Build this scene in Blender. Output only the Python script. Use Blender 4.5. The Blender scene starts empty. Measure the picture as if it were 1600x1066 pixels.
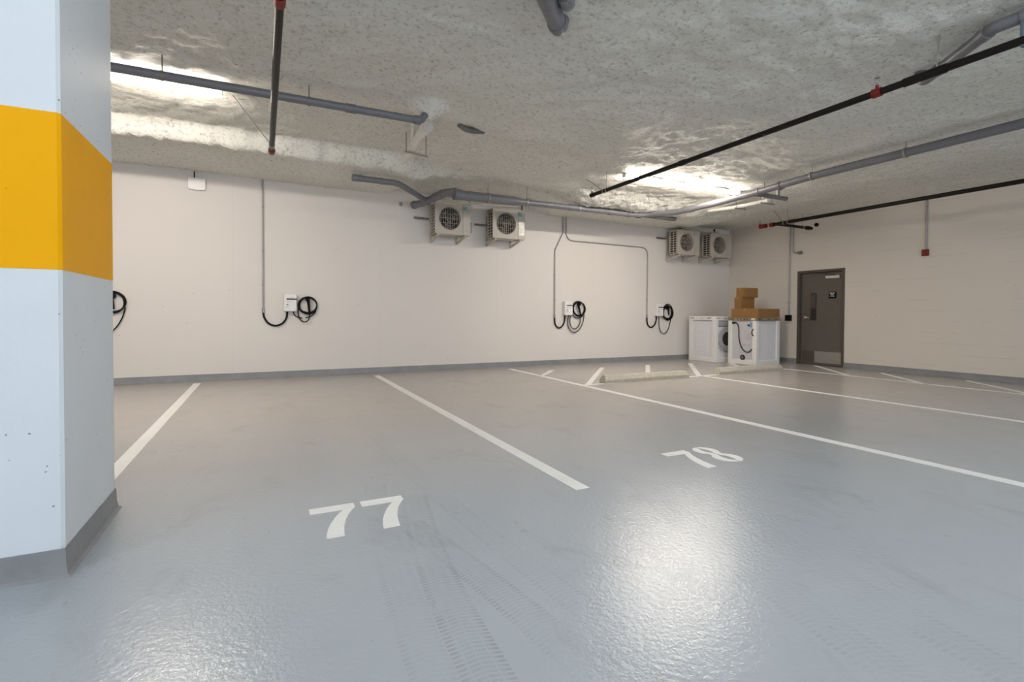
import bpy, bmesh, math, random
from mathutils import Vector, Matrix, noise
from math import pi, sin, cos, radians
random.seed(7)
S = bpy.context.scene
COL = S.collection

# ------------------------------------------------------------------ camera
# metres; X runs right along the back wall, Y towards the back wall, Z up
YAW, PITCH, ROLL = radians(26.045), radians(0.996), radians(0.23)
right = Vector((cos(YAW), -sin(YAW), 0)); fwd = Vector((sin(YAW), cos(YAW), 0)); up = Vector((0, 0, 1))
f2 = fwd*cos(PITCH) - up*sin(PITCH); u2 = up*cos(PITCH) + fwd*sin(PITCH)
r2 = right*cos(ROLL) + u2*sin(ROLL); u3 = u2*cos(ROLL) - right*sin(ROLL)
cam = bpy.data.cameras.new('camera'); co = bpy.data.objects.new('camera', cam); COL.objects.link(co)
co.matrix_world = Matrix(((r2.x, u3.x, -f2.x, 0), (r2.y, u3.y, -f2.y, 0), (r2.z, u3.z, -f2.z, 1.13), (0, 0, 0, 1)))
cam.sensor_width = 36; cam.lens = 36*795.4/1600; cam.shift_y = -27.9/1600; cam.clip_start = 0.05
S.camera = co

# ------------------------------------------------------------------ exposure, world
S.view_settings.view_transform = 'Standard'; S.view_settings.look = 'None'
S.view_settings.gamma = 1; S.view_settings.use_curve_mapping = False
S.view_settings.exposure = 0.92
W = bpy.data.worlds.new('world'); S.world = W; W.use_nodes = True
W.node_tree.nodes['Background'].inputs[0].default_value = (0.79, 0.885, 1.0, 1)
W.node_tree.nodes['Background'].inputs[1].default_value = 1.15
TUBE_WARM = 60.0      # tubes of the bay row
FILL_TUBE = 40.0      # unseen tubes added over the aisle to light the near floor

# ------------------------------------------------------------------ material helpers
def new_mat(name):
    m = bpy.data.materials.new(name); m.use_nodes = True
    return m, m.node_tree.nodes, m.node_tree.links, m.node_tree.nodes['Principled BSDF']
def N(nodes, typ, **kw):
    n = nodes.new(typ)
    for k, v in kw.items(): setattr(n, k, v)
    return n
def coords(nodes, links, scale=(1, 1, 1)):
    t = N(nodes, 'ShaderNodeNewGeometry'); mp = N(nodes, 'ShaderNodeMapping')
    mp.inputs['Scale'].default_value = scale
    links.new(t.outputs['Position'], mp.inputs['Vector']); return mp.outputs['Vector']
def noise_n(nodes, links, vec, scale, detail=4, rough=0.6, dist=0):
    n = N(nodes, 'ShaderNodeTexNoise'); n.inputs['Scale'].default_value = scale
    n.inputs['Detail'].default_value = detail; n.inputs['Roughness'].default_value = rough
    n.inputs['Distortion'].default_value = dist; links.new(vec, n.inputs['Vector']); return n.outputs['Fac']
def ramp(nodes, links, fac, stops):
    r = N(nodes, 'ShaderNodeValToRGB'); e = r.color_ramp.elements
    while len(e) < len(stops): e.new(0.5)
    for i, (p, c) in enumerate(stops):
        e[i].position = p; e[i].color = (*c, 1) if len(c) == 3 else c
    links.new(fac, r.inputs['Fac']); return r.outputs['Color']
def mth(nodes, links, op, a, b=None, c=None, clamp=False):
    n = N(nodes, 'ShaderNodeMath', operation=op, use_clamp=clamp)
    for i, v in enumerate((a, b, c)):
        if v is None: continue
        if isinstance(v, (int, float)): n.inputs[i].default_value = v
        else: links.new(v, n.inputs[i])
    return n.outputs[0]
def mix(nodes, links, fac, a, b, blend='MIX'):
    n = N(nodes, 'ShaderNodeMix', data_type='RGBA', blend_type=blend)
    for i, v in ((0, fac), (6, a), (7, b)):
        if isinstance(v, (int, float)): n.inputs[i].default_value = v
        elif isinstance(v, tuple): n.inputs[i].default_value = (*v, 1)
        else: links.new(v, n.inputs[i])
    return n.outputs[2]
def bump(nodes, links, h, strength, dist, bsdf, prev=None):
    b = N(nodes, 'ShaderNodeBump'); b.inputs['Strength'].default_value = strength; b.inputs['Distance'].default_value = dist
    links.new(h, b.inputs['Height'])
    if prev: links.new(prev, b.inputs['Normal'])
    if bsdf: links.new(b.outputs[0], bsdf.inputs['Normal'])
    return b.outputs[0]

def paint(name, col, rough=0.5, metal=0.0, var=0.06, scale=9, bs=0.0, bd=0.002, bscale=60, spec=0.5):
    """painted / plastic / metal surface with slight mottling"""
    m, n, l, b = new_mat(name); v = coords(n, l)
    f = noise_n(n, l, v, scale, 4)
    lo = tuple(c*(1-var) for c in col); hi = tuple(min(1, c*(1+var)) for c in col)
    l.new(ramp(n, l, f, [(0.3, lo), (0.7, hi)]), b.inputs['Base Color'])
    b.inputs['Roughness'].default_value = rough; b.inputs['Metallic'].default_value = metal
    b.inputs['Specular IOR Level'].default_value = spec
    if bs: bump(n, l, noise_n(n, l, v, bscale, 3), bs, bd, b)
    return m

M = {}
# sprayed foam ceiling
m, n, l, b = new_mat('sprayed_foam'); v = coords(n, l)
big = noise_n(n, l, v, 0.7, 4); fine = noise_n(n, l, v, 24, 6, 0.7, 0.4); mid = noise_n(n, l, v, 9, 5, 0.65, 0.6)
c1 = ramp(n, l, big, [(0.32, (0.81, 0.81, 0.735)), (0.68, (0.89, 0.87, 0.81))])
pits = ramp(n, l, fine, [(0.33, (0.58, 0.57, 0.54)), (0.47, (1, 1, 1))])
l.new(mix(n, l, 1.0, c1, pits, 'MULTIPLY'), b.inputs['Base Color'])
b.inputs['Roughness'].default_value = 0.62; b.inputs['Specular IOR Level'].default_value = 0.25
nb = bump(n, l, mid, 0.75, 0.05, None); bump(n, l, fine, 0.9, 0.025, b, nb)
M['foam'] = m
# off-white wall paint with pin holes and faint vertical formwork joints
def wall_mat(name, col, blocks):
    m, n, l, b = new_mat(name); v = coords(n, l)
    big = noise_n(n, l, v, 0.5, 3)
    c = ramp(n, l, big, [(0.3, tuple(x*0.96 for x in col)), (0.7, col)])
    vo = N(n, 'ShaderNodeTexVoronoi'); vo.inputs['Scale'].default_value = 5.5; l.new(v, vo.inputs['Vector'])
    gate = noise_n(n, l, v, 2.2, 3)
    thr = mth(n, l, 'MULTIPLY', mth(n, l, 'GREATER_THAN', gate, 0.53), 0.065)
    hole = mth(n, l, 'LESS_THAN', vo.outputs['Distance'], thr)
    c = mix(n, l, mth(n, l, 'MULTIPLY', hole, 0.38), c, (0.30, 0.29, 0.27))
    sx = N(n, 'ShaderNodeSeparateXYZ'); l.new(v, sx.inputs[0])
    if blocks:   # faint horizontal board marks of the cast wall, broken up by noise
        z = mth(n, l, 'FRACT', mth(n, l, 'MULTIPLY', sx.outputs['Z'], 4.9))
        line = mth(n, l, 'LESS_THAN', z, 0.05)
        g = mth(n, l, 'GREATER_THAN', noise_n(n, l, coords(n, l, (1, 1.1, 3)), 1.3, 2), 0.56)
        c = mix(n, l, mth(n, l, 'MULTIPLY', mth(n, l, 'MULTIPLY', line, g), 0.30), c, (0.42, 0.40, 0.36))
    else:
        xx = mth(n, l, 'FRACT', mth(n, l, 'MULTIPLY', mth(n, l, 'ADD', sx.outputs['X'], 0.46), 0.41))
        line = mth(n, l, 'LESS_THAN', xx, 0.004)
        c = mix(n, l, mth(n, l, 'MULTIPLY', line, 0.12), c, (0.42, 0.40, 0.38))
    l.new(c, b.inputs['Base Color']); b.inputs['Roughness'].default_value = 0.62
    b.inputs['Specular IOR Level'].default_value = 0.3
    bump(n, l, noise_n(n, l, v, 6, 6, 0.65), 0.25, 0.006, b)
    return m
M['wall'] = wall_mat('white_wall_paint', (0.735, 0.688, 0.645), False)
M['wall_blk'] = wall_mat('cast_wall_paint', (0.72, 0.655, 0.58), True)

# floor coating: grey epoxy with orange-peel gloss, warm lamp tint painted in, dusty patches and tyre prints
m, n, l, b = new_mat('grey_floor_coating'); v = coords(n, l)
sx = N(n, 'ShaderNodeSeparateXYZ'); l.new(v, sx.inputs[0]); X, Y = sx.outputs['X'], sx.outputs['Y']
big = noise_n(n, l, v, 0.55, 5, 0.6, 0.5); mid = noise_n(n, l, v, 3.5, 5, 0.7, 0.8); fine = noise_n(n, l, v, 95, 3, 0.6)
c = ramp(n, l, big, [(0.3, (0.37, 0.395, 0.425)), (0.7, (0.415, 0.44, 0.465))])
# dusty brown growing towards the back wall, warm lamp tint painted into the colour
dust_lamp_tint = mth(n, l, 'MULTIPLY', mth(n, l, 'SMOOTH_MIN', 1.0, mth(n, l, 'MULTIPLY', mth(n, l, 'ADD', mth(n, l, 'SUBTRACT', Y, 2.9), mth(n, l, 'MULTIPLY', X, 0.16)), 0.30), 0.2, clamp=True),
           ramp(n, l, mid, [(0.25, (0.65,)*3), (0.7, (1,)*3)]))
c = mix(n, l, mth(n, l, 'MULTIPLY', dust_lamp_tint, 0.75), c, (0.475, 0.405, 0.350))
smudge = ramp(n, l, noise_n(n, l, coords(n, l, (1.0, 0.55, 1)), 2.2, 6, 0.7, 0.6), [(0.56, (0,)*3), (0.72, (1,)*3)])
c = mix(n, l, mth(n, l, 'MULTIPLY', smudge, 0.24), c, (0.20, 0.19, 0.18))
scr = mth(n, l, 'MULTIPLY', mth(n, l, 'GREATER_THAN', noise_n(n, l, coords(n, l, (3.2, 0.9, 1)), 3.0, 5, 0.75), 0.66), 0.16)
c = mix(n, l, scr, c, (0.17, 0.16, 0.15))
def track(x0, y0, x1, y1, curve, width, amp, period, phase):
    """tyre print: band along a slightly curved line with tread bars"""
    dx, dy = x1-x0, y1-y0; L = math.hypot(dx, dy); dx /= L; dy /= L
    t = mth(n, l, 'ADD', mth(n, l, 'MULTIPLY', mth(n, l, 'SUBTRACT', X, x0), dx), mth(n, l, 'MULTIPLY', mth(n, l, 'SUBTRACT', Y, y0), dy))
    s = mth(n, l, 'ADD', mth(n, l, 'MULTIPLY', mth(n, l, 'SUBTRACT', X, x0), -dy), mth(n, l, 'MULTIPLY', mth(n, l, 'SUBTRACT', Y, y0), dx))
    s = mth(n, l, 'SUBTRACT', s, mth(n, l, 'MULTIPLY', mth(n, l, 'MULTIPLY', t, mth(n, l, 'SUBTRACT', L, t)), curve))
    a = mth(n, l, 'ABSOLUTE', s)
    band = mth(n, l, 'LESS_THAN', a, width/2)
    ends = mth(n, l, 'MULTIPLY', mth(n, l, 'GREATER_THAN', t, 0), mth(n, l, 'LESS_THAN', t, L))
    bars = mth(n, l, 'GREATER_THAN', mth(n, l, 'FRACT', mth(n, l, 'ADD', mth(n, l, 'DIVIDE', t, period), mth(n, l, 'MULTIPLY', a, phase))), 0.45)
    ribs = mth(n, l, 'GREATER_THAN', mth(n, l, 'FRACT', mth(n, l, 'DIVIDE', mth(n, l, 'ADD', s, width/2), width/4)), 0.14)
    edge = mth(n, l, 'ADD', 0.45, mth(n, l, 'MULTIPLY', mth(n, l, 'GREATER_THAN', a, width*0.34), 0.55))
    fade = ramp(n, l, noise_n(n, l, v, 2.6, 4, 0.7), [(0.38, (0.12,)*3), (0.62, (1,)*3)])
    r = mth(n, l, 'MULTIPLY', mth(n, l, 'MULTIPLY', band, ends), mth(n, l, 'MULTIPLY', bars, ribs))
    return mth(n, l, 'MULTIPLY', mth(n, l, 'MULTIPLY', r, edge), mth(n, l, 'MULTIPLY', fade, amp))
for args in ((0.62, 0.85, 0.84, 3.1, 0.05, 0.17, 0.42, 0.022, 9),
             (0.46, 0.85, 0.66, 3.4, 0.03, 0.15, 0.16, 0.024, 9),
             (0.98, 0.85, 0.70, 2.7, -0.04, 0.16, 0.32, 0.022, 9),
             (1.18, 1.05, 0.95, 5.2, 0.02, 0.14, 0.17, 0.026, 9),
             (2.10, 0.60, 2.75, 3.0, 0.05, 0.18, 0.16, 0.024, 9),
             (1.75, 0.60, 2.35, 2.9, 0.05, 0.18, 0.14, 0.024, 9)):
    c = mix(n, l, track(*args), c, (0.17, 0.175, 0.18))
l.new(c, b.inputs['Base Color'])
rg = ramp(n, l, mid, [(0.3, (0.16,)*3), (0.75, (0.20,)*3)])
l.new(mth(n, l, 'ADD', rg, mth(n, l, 'MULTIPLY', dust_lamp_tint, 0.05)), b.inputs['Roughness'])
b.inputs['Specular IOR Level'].default_value = 0.62
nb = bump(n, l, noise_n(n, l, v, 42, 3, 0.6), 0.46, 0.0050, None); bump(n, l, fine, 0.35, 0.002, b, nb)
M['floor'] = m

def marking_mat():
    m, n, l, b = new_mat('white_line_paint'); v = coords(n, l)
    f = noise_n(n, l, v, 70, 5, 0.7); g = noise_n(n, l, v, 4, 4, 0.7)
    worn = mth(n, l, 'MULTIPLY', mth(n, l, 'GREATER_THAN', f, 0.60), mth(n, l, 'GREATER_THAN', g, 0.54))
    c = ramp(n, l, g, [(0.3, (0.76, 0.745, 0.72)), (0.7, (0.84, 0.83, 0.81))])
    l.new(mix(n, l, mth(n, l, 'MULTIPLY', worn, 0.5), c, (0.40, 0.40, 0.40)), b.inputs['Base Color'])
    b.inputs['Roughness'].default_value = 0.5; bump(n, l, noise_n(n, l, v, 60, 3), 0.3, 0.002, b); return m
M['line'] = marking_mat()

def column_mat(name, col, por):
    m, n, l, b = new_mat(name); v = coords(n, l)
    c = ramp(n, l, noise_n(n, l, v, 1.6, 4), [(0.3, tuple(x*0.95 for x in col)), (0.7, col)])
    vo = N(n, 'ShaderNodeTexVoronoi'); vo.inputs['Scale'].default_value = 24; l.new(v, vo.inputs['Vector'])
    gate = noise_n(n, l, v, 3.4, 3, 0.7)
    hole = mth(n, l, 'LESS_THAN', vo.outputs['Distance'], mth(n, l, 'MULTIPLY', mth(n, l, 'GREATER_THAN', gate, 0.53), 0.11))
    c = mix(n, l, mth(n, l, 'MULTIPLY', hole, por), c, tuple(x*0.25 for x in col))
    l.new(c, b.inputs['Base Color']); b.inputs['Roughness'].default_value = 0.5
    h = mth(n, l, 'SUBTRACT', noise_n(n, l, v, 12, 6, 0.6), mth(n, l, 'MULTIPLY', hole, 0.5))
    bump(n, l, h, 0.25, 0.006, b); return m
M['col_white'] = column_mat('column_white_paint', (0.70, 0.73, 0.76), 0.75)
M['col_yellow'] = column_mat('column_yellow_paint', (0.92, 0.42, 0.0), 0.25)
M['col_yellow'].node_tree.nodes['Principled BSDF'].inputs['Specular IOR Level'].default_value = 0.12
M['coving'] = paint('grey_coving_paint', (0.235, 0.235, 0.24), 0.45, var=0.12, scale=5, bs=0.4, bd=0.006, bscale=22)
M['grey_pvc'] = paint('grey_pvc', (0.15, 0.15, 0.165), 0.38, var=0.10, scale=12)
M['black_pipe'] = paint('black_steel_pipe', (0.010, 0.008, 0.007), 0.4, 0.0, var=0.3, scale=20, spec=0.18)
M['red'] = paint('red_fitting_paint', (0.19, 0.016, 0.012), 0.45, var=0.3, spec=0.25)
M['galv'] = paint('galvanised_steel', (0.34, 0.33, 0.31), 0.4, 0.75, var=0.12, scale=30)
M['conduit'] = paint('grey_conduit', (0.36, 0.345, 0.33), 0.45, 0.35, var=0.06)
M['rod'] = paint('steel_rod', (0.20, 0.19, 0.175), 0.45, 0.6)
M['foam_white'] = paint('foam_crusted_pipe', (0.74, 0.72, 0.67), 0.5, var=0.12, scale=14, bs=0.8, bd=0.02, bscale=22)
M['rubber'] = paint('black_rubber', (0.006, 0.005, 0.004), 0.5, var=0.15, spec=0.15)
M['white_plastic'] = paint('white_plastic', (0.80, 0.78, 0.76), 0.35, var=0.02)
M['ink'] = paint('dark_print', (0.02, 0.018, 0.016), 0.6, spec=0.1)
M['ink_grey'] = paint('grey_print', (0.30, 0.28, 0.28), 0.6)
M['ac_case'] = paint('beige_casing_paint', (0.47, 0.43, 0.365), 0.45, var=0.04)
M['ac_dark'] = paint('dark_recess', (0.03, 0.024, 0.02), 0.6)
M['ac_fan'] = paint('fan_blade_plastic', (0.075, 0.06, 0.05), 0.5)
M['ac_wire'] = paint('grille_wire', (0.34, 0.30, 0.26), 0.5)
M['teal'] = paint('teal_badge', (0.22, 0.36, 0.34), 0.4)
M['badge_dark'] = paint('badge_mark', (0.01, 0.09, 0.13), 0.4)
M['foil'] = paint('silver_foil', (0.50, 0.48, 0.45), 0.45, 0.4, var=0.1)
M['bracket'] = paint('bracket_paint', (0.50, 0.455, 0.38), 0.5, var=0.06)
M['stop'] = paint('wheel_stop_concrete', (0.46, 0.42, 0.35), 0.85, var=0.14, scale=14, bs=0.5, bd=0.008, bscale=40)
M['card'] = paint('brown_cardboard', (0.285, 0.142, 0.042), 0.75, var=0.06, scale=3)
M['card_light'] = paint('cardboard_flap_edge', (0.42, 0.24, 0.10), 0.75, var=0.05)
M['card_print'] = paint('printed_cardboard', (0.30, 0.225, 0.145), 0.7, var=0.08)
M['eps'] = paint('white_foam_packing', (0.80, 0.78, 0.755), 0.6, var=0.03, scale=20, bs=0.15, bscale=120)
M['appl'] = paint('white_enamel', (0.76, 0.75, 0.775), 0.28, var=0.02)
M['appl_back'] = paint('galvanised_back_sheet', (0.60, 0.60, 0.61), 0.4, 0.15, var=0.03)
M['grey_ring'] = paint('grey_door_ring', (0.50, 0.50, 0.51), 0.3, 0.2)
M['dark_glass'] = paint('dark_glass', (0.035, 0.033, 0.033), 0.12)
M['blue_label'] = paint('blue_label', (0.22, 0.36, 0.60), 0.5)
M['cream_label'] = paint('cream_label', (0.68, 0.62, 0.48), 0.5)
M['door'] = paint('brown_grey_door_paint', (0.115, 0.101, 0.082), 0.42, var=0.05)
M['frame'] = paint('brown_grey_frame_paint', (0.085, 0.070, 0.055), 0.42, var=0.05)
M['steel'] = paint('brushed_steel', (0.42, 0.39, 0.35), 0.32, 0.85, var=0.05)
M['closer'] = paint('silver_closer', (0.62, 0.59, 0.54), 0.4, 0.3)
M['foam_pipe_pit'] = paint('dark_pipe_patch', (0.13, 0.13, 0.125), 0.5, var=0.2)
M['strap'] = paint('blue_grey_strap', (0.12, 0.14, 0.16), 0.4, 0.3)

def emit(name, col, s):
    m = bpy.data.materials.new(name); m.use_nodes = True; nt = m.node_tree; nt.nodes.clear()
    e = nt.nodes.new('ShaderNodeEmission'); o = nt.nodes.new('ShaderNodeOutputMaterial')
    e.inputs[0].default_value = (*col, 1); e.inputs[1].default_value = s
    nt.links.new(e.outputs[0], o.inputs[0]); return m
M['tube_warm'] = emit('lit_tube_warm', (1.0, 0.90, 0.79), TUBE_WARM)
M['fill_tube'] = emit('added_fill_tube', (0.86, 0.94, 1.0), FILL_TUBE)

# ------------------------------------------------------------------ mesh helpers
class MB:
    def __init__(s): s.v = []; s.f = []; s.m = []
    def add(s, vs, fs, mi=0):
        o = len(s.v); s.v += [tuple(p) for p in vs]
        for f in fs: s.f.append(tuple(o+i for i in f)); s.m.append(mi)
        return s
    def box(s, x0, x1, y0, y1, z0, z1, mi=0):
        return s.add([(x, y, z) for z in (z0, z1) for y in (y0, y1) for x in (x0, x1)],
                     [(0, 2, 3, 1), (4, 5, 7, 6), (0, 1, 5, 4), (2, 6, 7, 3), (0, 4, 6, 2), (1, 3, 7, 5)], mi)
    def prism(s, pts, z0, z1, mi=0):
        k = len(pts)
        return s.add([(x, y, z0) for x, y in pts]+[(x, y, z1) for x, y in pts],
                     [tuple(range(k))[::-1], tuple(range(k, 2*k))]+[(i, (i+1) % k, k+(i+1) % k, k+i) for i in range(k)], mi)
    def tube(s, path, r, seg=14, caps=True, mi=0):
        P = [Vector(p) for p in path]; k = len(P)
        rs = r if isinstance(r, (list, tuple)) else [r]*k
        T = []
        for i in range(k):
            a = (P[i]-P[i-1]).normalized() if i else None; b_ = (P[i+1]-P[i]).normalized() if i < k-1 else None
            T.append(((a or b_)+(b_ or a)).normalized())
        n0 = T[0].orthogonal().normalized(); vs = []; prev = T[0]
        for i in range(k):
            q = prev.rotation_difference(T[i]); n0 = (q @ n0); n0 = (n0 - T[i]*n0.dot(T[i])).normalized(); prev = T[i]
            b2 = T[i].cross(n0)
            for j in range(seg):
                a = 2*pi*j/seg; vs.append(P[i]+(n0*cos(a)+b2*sin(a))*rs[i])
        fs = [(i*seg+j, i*seg+(j+1) % seg, (i+1)*seg+(j+1) % seg, (i+1)*seg+j) for i in range(k-1) for j in range(seg)]
        if caps: fs += [tuple(range(seg))[::-1], tuple(range((k-1)*seg, k*seg))]
        return s.add(vs, fs, mi)
    def disc_ring(s, c, axis, r0, r1, th, seg=32, mi=0):
        """flat ring of inner/outer radius with thickness th along axis"""
        A = Vector(axis).normalized(); n0 = A.orthogonal().normalized(); b2 = A.cross(n0); C = Vector(c); vs = []
        for (r, d) in ((r0, 0), (r1, 0), (r1, th), (r0, th)):
            for j in range(seg):
                a = 2*pi*j/seg; vs.append(C+A*d+(n0*cos(a)+b2*sin(a))*r)
        fs = [(q*seg+j, q*seg+(j+1) % seg, ((q+1) % 4)*seg+(j+1) % seg, ((q+1) % 4)*seg+j) for q in range(4) for j in range(seg)]
        return s.add(vs, fs, mi)
    def build(s, name, mats, parent=None, smooth=False, bevel=0, mw=None):
        me = bpy.data.meshes.new(name); me.from_pydata(s.v, [], s.f)
        mats = mats if isinstance(mats, (list, tuple)) else [mats]
        for q in mats: me.materials.append(M[q] if isinstance(q, str) else q)
        for p, i in zip(me.polygons, s.m): p.material_index = i
        bm = bmesh.new(); bm.from_mesh(me); bmesh.ops.recalc_face_normals(bm, faces=bm.faces); bm.to_mesh(me); bm.free()
        o = bpy.data.objects.new(name, me); COL.objects.link(o)
        if bevel:
            b = o.modifiers.new('edge', 'BEVEL'); b.width = bevel; b.segments = 2; b.limit_method = 'ANGLE'; b.angle_limit = radians(40)
        if smooth:
            me.shade_smooth() if hasattr(me, 'shade_smooth') else None
            me.set_sharp_from_angle(angle=radians(38))
        if parent: o.parent = parent
        return o
def tag(o, label=None, cat=None, group=None, kind=None):
    if label: o['label'] = label
    if cat: o['category'] = cat
    if group: o['group'] = group
    if kind: o['kind'] = kind
    return o
def empty(name, loc=(0, 0, 0), rz=0, **k):
    o = bpy.data.objects.new(name, None); COL.objects.link(o); o.location = loc; o.rotation_euler = (0, 0, rz)
    o.empty_display_size = 0.1; return tag(o, **k)
def copy_tree(o, parent=None):
    c = o.copy(); COL.objects.link(c); c.parent = parent
    for ch in [x for x in KIDS.get(o.name, [])]: copy_tree(ch, c)
    return c
KIDS = {}
def index_kids():
    KIDS.clear()
    for o in bpy.data.objects:
        if o.parent: KIDS.setdefault(o.parent.name, []).append(o)
def fillet(pts, r, k=6):
    P = [Vector(p) for p in pts]; out = [P[0]]
    for i in range(1, len(P)-1):
        a, b_, c_ = P[i-1], P[i], P[i+1]; u = (a-b_); w = (c_-b_)
        ang = u.angle(w)
        if ang > pi-0.05: out.append(b_); continue
        d = min(r/math.tan(ang/2), u.length*0.48, w.length*0.48)
        p0 = b_+u.normalized()*d; p1 = b_+w.normalized()*d
        for j in range(k+1):
            t = j/k; out.append(p0*(1-t)**2+b_*2*t*(1-t)+p1*t*t)
    out.append(P[-1]); return out
def bez(pts, k=8):
    """Catmull-Rom through points"""
    P = [Vector(p) for p in pts]; P = [P[0]*2-P[1]]+P+[P[-1]*2-P[-2]]; out = []
    for i in range(1, len(P)-2):
        for j in range(k):
            t = j/k; a, b_, c_, d = P[i-1:i+3]
            out.append(0.5*((2*b_)+(c_-a)*t+(2*a-5*b_+4*c_-d)*t*t+(3*b_-a-3*c_+d)*t**3))
    out.append(P[-2]); return out
def sm(a, b_, x):
    t = max(0, min(1, (x-a)/(b_-a))); return t*t*(3-2*t)
def lerp(a, b_, t): return a+(b_-a)*t

# ------------------------------------------------------------------ the setting
XR, YB = 11.30, 9.793       # right wall, back wall
XL, YF = -9.0, -6.0
MB().box(XL, XR+0.2, YF, YB+0.2, -0.25, 0).build('floor', 'floor')['kind'] = 'structure'
MB().box(XL, XR+0.2, YB, YB+0.2, 0, 3.85).build('wall_back', 'wall')['kind'] = 'structure'
MB().box(XL-0.2, XL, YF, YB+0.2, -0.25, 3.85).build('wall_left', 'wall')['kind'] = 'structure'
# right wall with the doorway cut out
DY0, DY1, DZ = 6.74, 7.82, 2.165
mb = MB().box(XR, XR+0.2, YF, DY0, 0, 3.85).box(XR, XR+0.2, DY1, YB, 0, 3.85).box(XR, XR+0.2, DY0, DY1, DZ, 3.85)
mb.box(XR+0.16, XR+0.2, DY0, DY1, 0, DZ)
mb.build('wall_right', 'wall_blk')['kind'] = 'structure'

def zceil(x, y):
    main = lerp(lerp(3.60, 3.675, sm(6.1, 6.5, y)), 3.37, sm(1.6, 5.0, x))
    main = lerp(main, 3.40, sm(8.8, 10.2, x))
    main += 0.055*sm(3.6, 5.9, y)*sm(3.5, 5, x)*(1-sm(8.2, 9.2, x))
    # foam dropping to the thickened strip along the back wall
    left = lerp(3.46, 3.40, sm(-2, 1.8, x)); midz = 3.50
    rgt = 3.25 if y < 8.6 else lerp(3.25, 3.325-0.012*(x-6), sm(8.6, YB, y))
    zt = lerp(left, midz, sm(2.30, 2.62, x+0.25*(y-8.6)))
    zt = lerp(zt, rgt, sm(4.7, 5.7, x))
    zt = lerp(zt, 3.42, sm(9.3, 10.0, x))
    y0 = lerp(8.02, 7.55, sm(4.6, 5.8, x)); y1 = lerp(8.16, 8.25, sm(4.6, 5.8, x))
    if 2.2 < x < 5.2: y0, y1 = 8.15, 8.45
    wob = 0.10*noise.noise(Vector((x*0.9, 3.1, 0)))+0.035*noise.noise(Vector((x*5, 7.7, 0)))
    z = lerp(main, zt, sm(y0+wob, y1+wob, y))
    # thick sprayed mound around the drain branch near the light pair
    d = math.hypot((x-8.35)/0.5, (y-7.5)/1.1); z -= 0.10*max(0, 1-d)
    d = math.hypot((x-1.80)/0.22, (y-6.9)/0.7); z -= 0.05*max(0, 1-d)
    d = math.hypot((x-1.78)/0.30, (y-5.95)/0.30); z -= 0.15*sm(0, 1, 1-d)
    n1 = noise.fractal(Vector((x*1.6, y*1.6, 1.3)), 0.9, 2.1, 4)
    n2 = noise.fractal(Vector((x*7, y*7, 4.3)), 0.8, 2.0, 3)
    rough = 1.0+1.2*sm(y0-0.1, y0+0.1, y)*(1-sm(y1, y1+0.25, y))
    n3 = noise.fractal(Vector((x*14, y*14, 8.3)), 0.8, 2.0, 2)
    return z+0.022*n1+(0.011*n2+0.004*n3)*rough+0.010*n3*sm(y0-0.1, y0, y)*(1-sm(y1, y1+0.3, y))
def axis(parts):
    out = []
    for a, b_, st in parts:
        k = max(1, round((b_-a)/st)); out += [a+(b_-a)*i/k for i in range(k)]
    return out+[parts[-1][1]]
xs = axis([(XL, -2.8, 0.3), (-2.8, XR+0.02, 0.042)]); ys = axis([(YF, 0.3, 0.3), (0.3, YB+0.02, 0.042)])
V = [(x, y, zceil(x, y)) for y in ys for x in xs]; nx = len(xs); ny = len(ys)
F = [(j*nx+i, (j+1)*nx+i, (j+1)*nx+i+1, j*nx+i+1) for j in range(ny-1) for i in range(nx-1)]
k0 = len(V); V += [(XL, YF, 3.85), (XR+0.2, YF, 3.85), (XR+0.2, YB+0.2, 3.85), (XL, YB+0.2, 3.85)]
F.append((k0, k0+1, k0+2, k0+3))
F += [tuple([k0, *range(0, nx)][:1]+list(range(nx))[::1]+[k0+1])]
me = bpy.data.meshes.new('ceiling'); me.from_pydata(V, [], F); me.materials.append(M['foam']); me.shade_smooth()
ceil = bpy.data.objects.new('ceiling', me); COL.objects.link(ceil); ceil['kind'] = 'structure'

# grey coving painted up the foot of the walls
def coving(name, p0, p1, inward, h=0.115):
    a = Vector((*p0, 0)); b_ = Vector((*p1, 0)); nrm = Vector((*inward, 0)); k = max(2, int((b_-a).length/0.25)); mb = MB(); vs = []
    prof = ((-0.002, h), (0.006, h), (0.007, 0.05), (0.016, 0.020), (0.045, 0.002), (0.045, 0.0), (-0.002, 0.0))
    for i in range(k+1):
        p = a.lerp(b_, i/k); dh = 0.005*noise.noise(Vector((i*0.7, a.x, a.y)))
        for d, z in prof: vs.append(p+nrm*d+Vector((0, 0, z+(dh if z == h else 0))))
    q = len(prof)
    fs = [(i*q+j, i*q+(j+1) % q, (i+1)*q+(j+1) % q, (i+1)*q+j) for i in range(k) for j in range(q)]
    fs += [tuple(range(q)), tuple(range(k*q, k*q+q))]
    o = mb.add(vs, fs).build(name, 'coving', smooth=True); return o
coving('baseboard_back', (XL, YB), (XR, YB), (0, -1))['kind'] = 'structure'
coving('baseboard_right', (XR, YF), (XR, DY0), (-1, 0))['kind'] = 'structure'
coving('baseboard_corner', (XR, DY1), (XR, YB), (-1, 0))['kind'] = 'structure'

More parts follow.
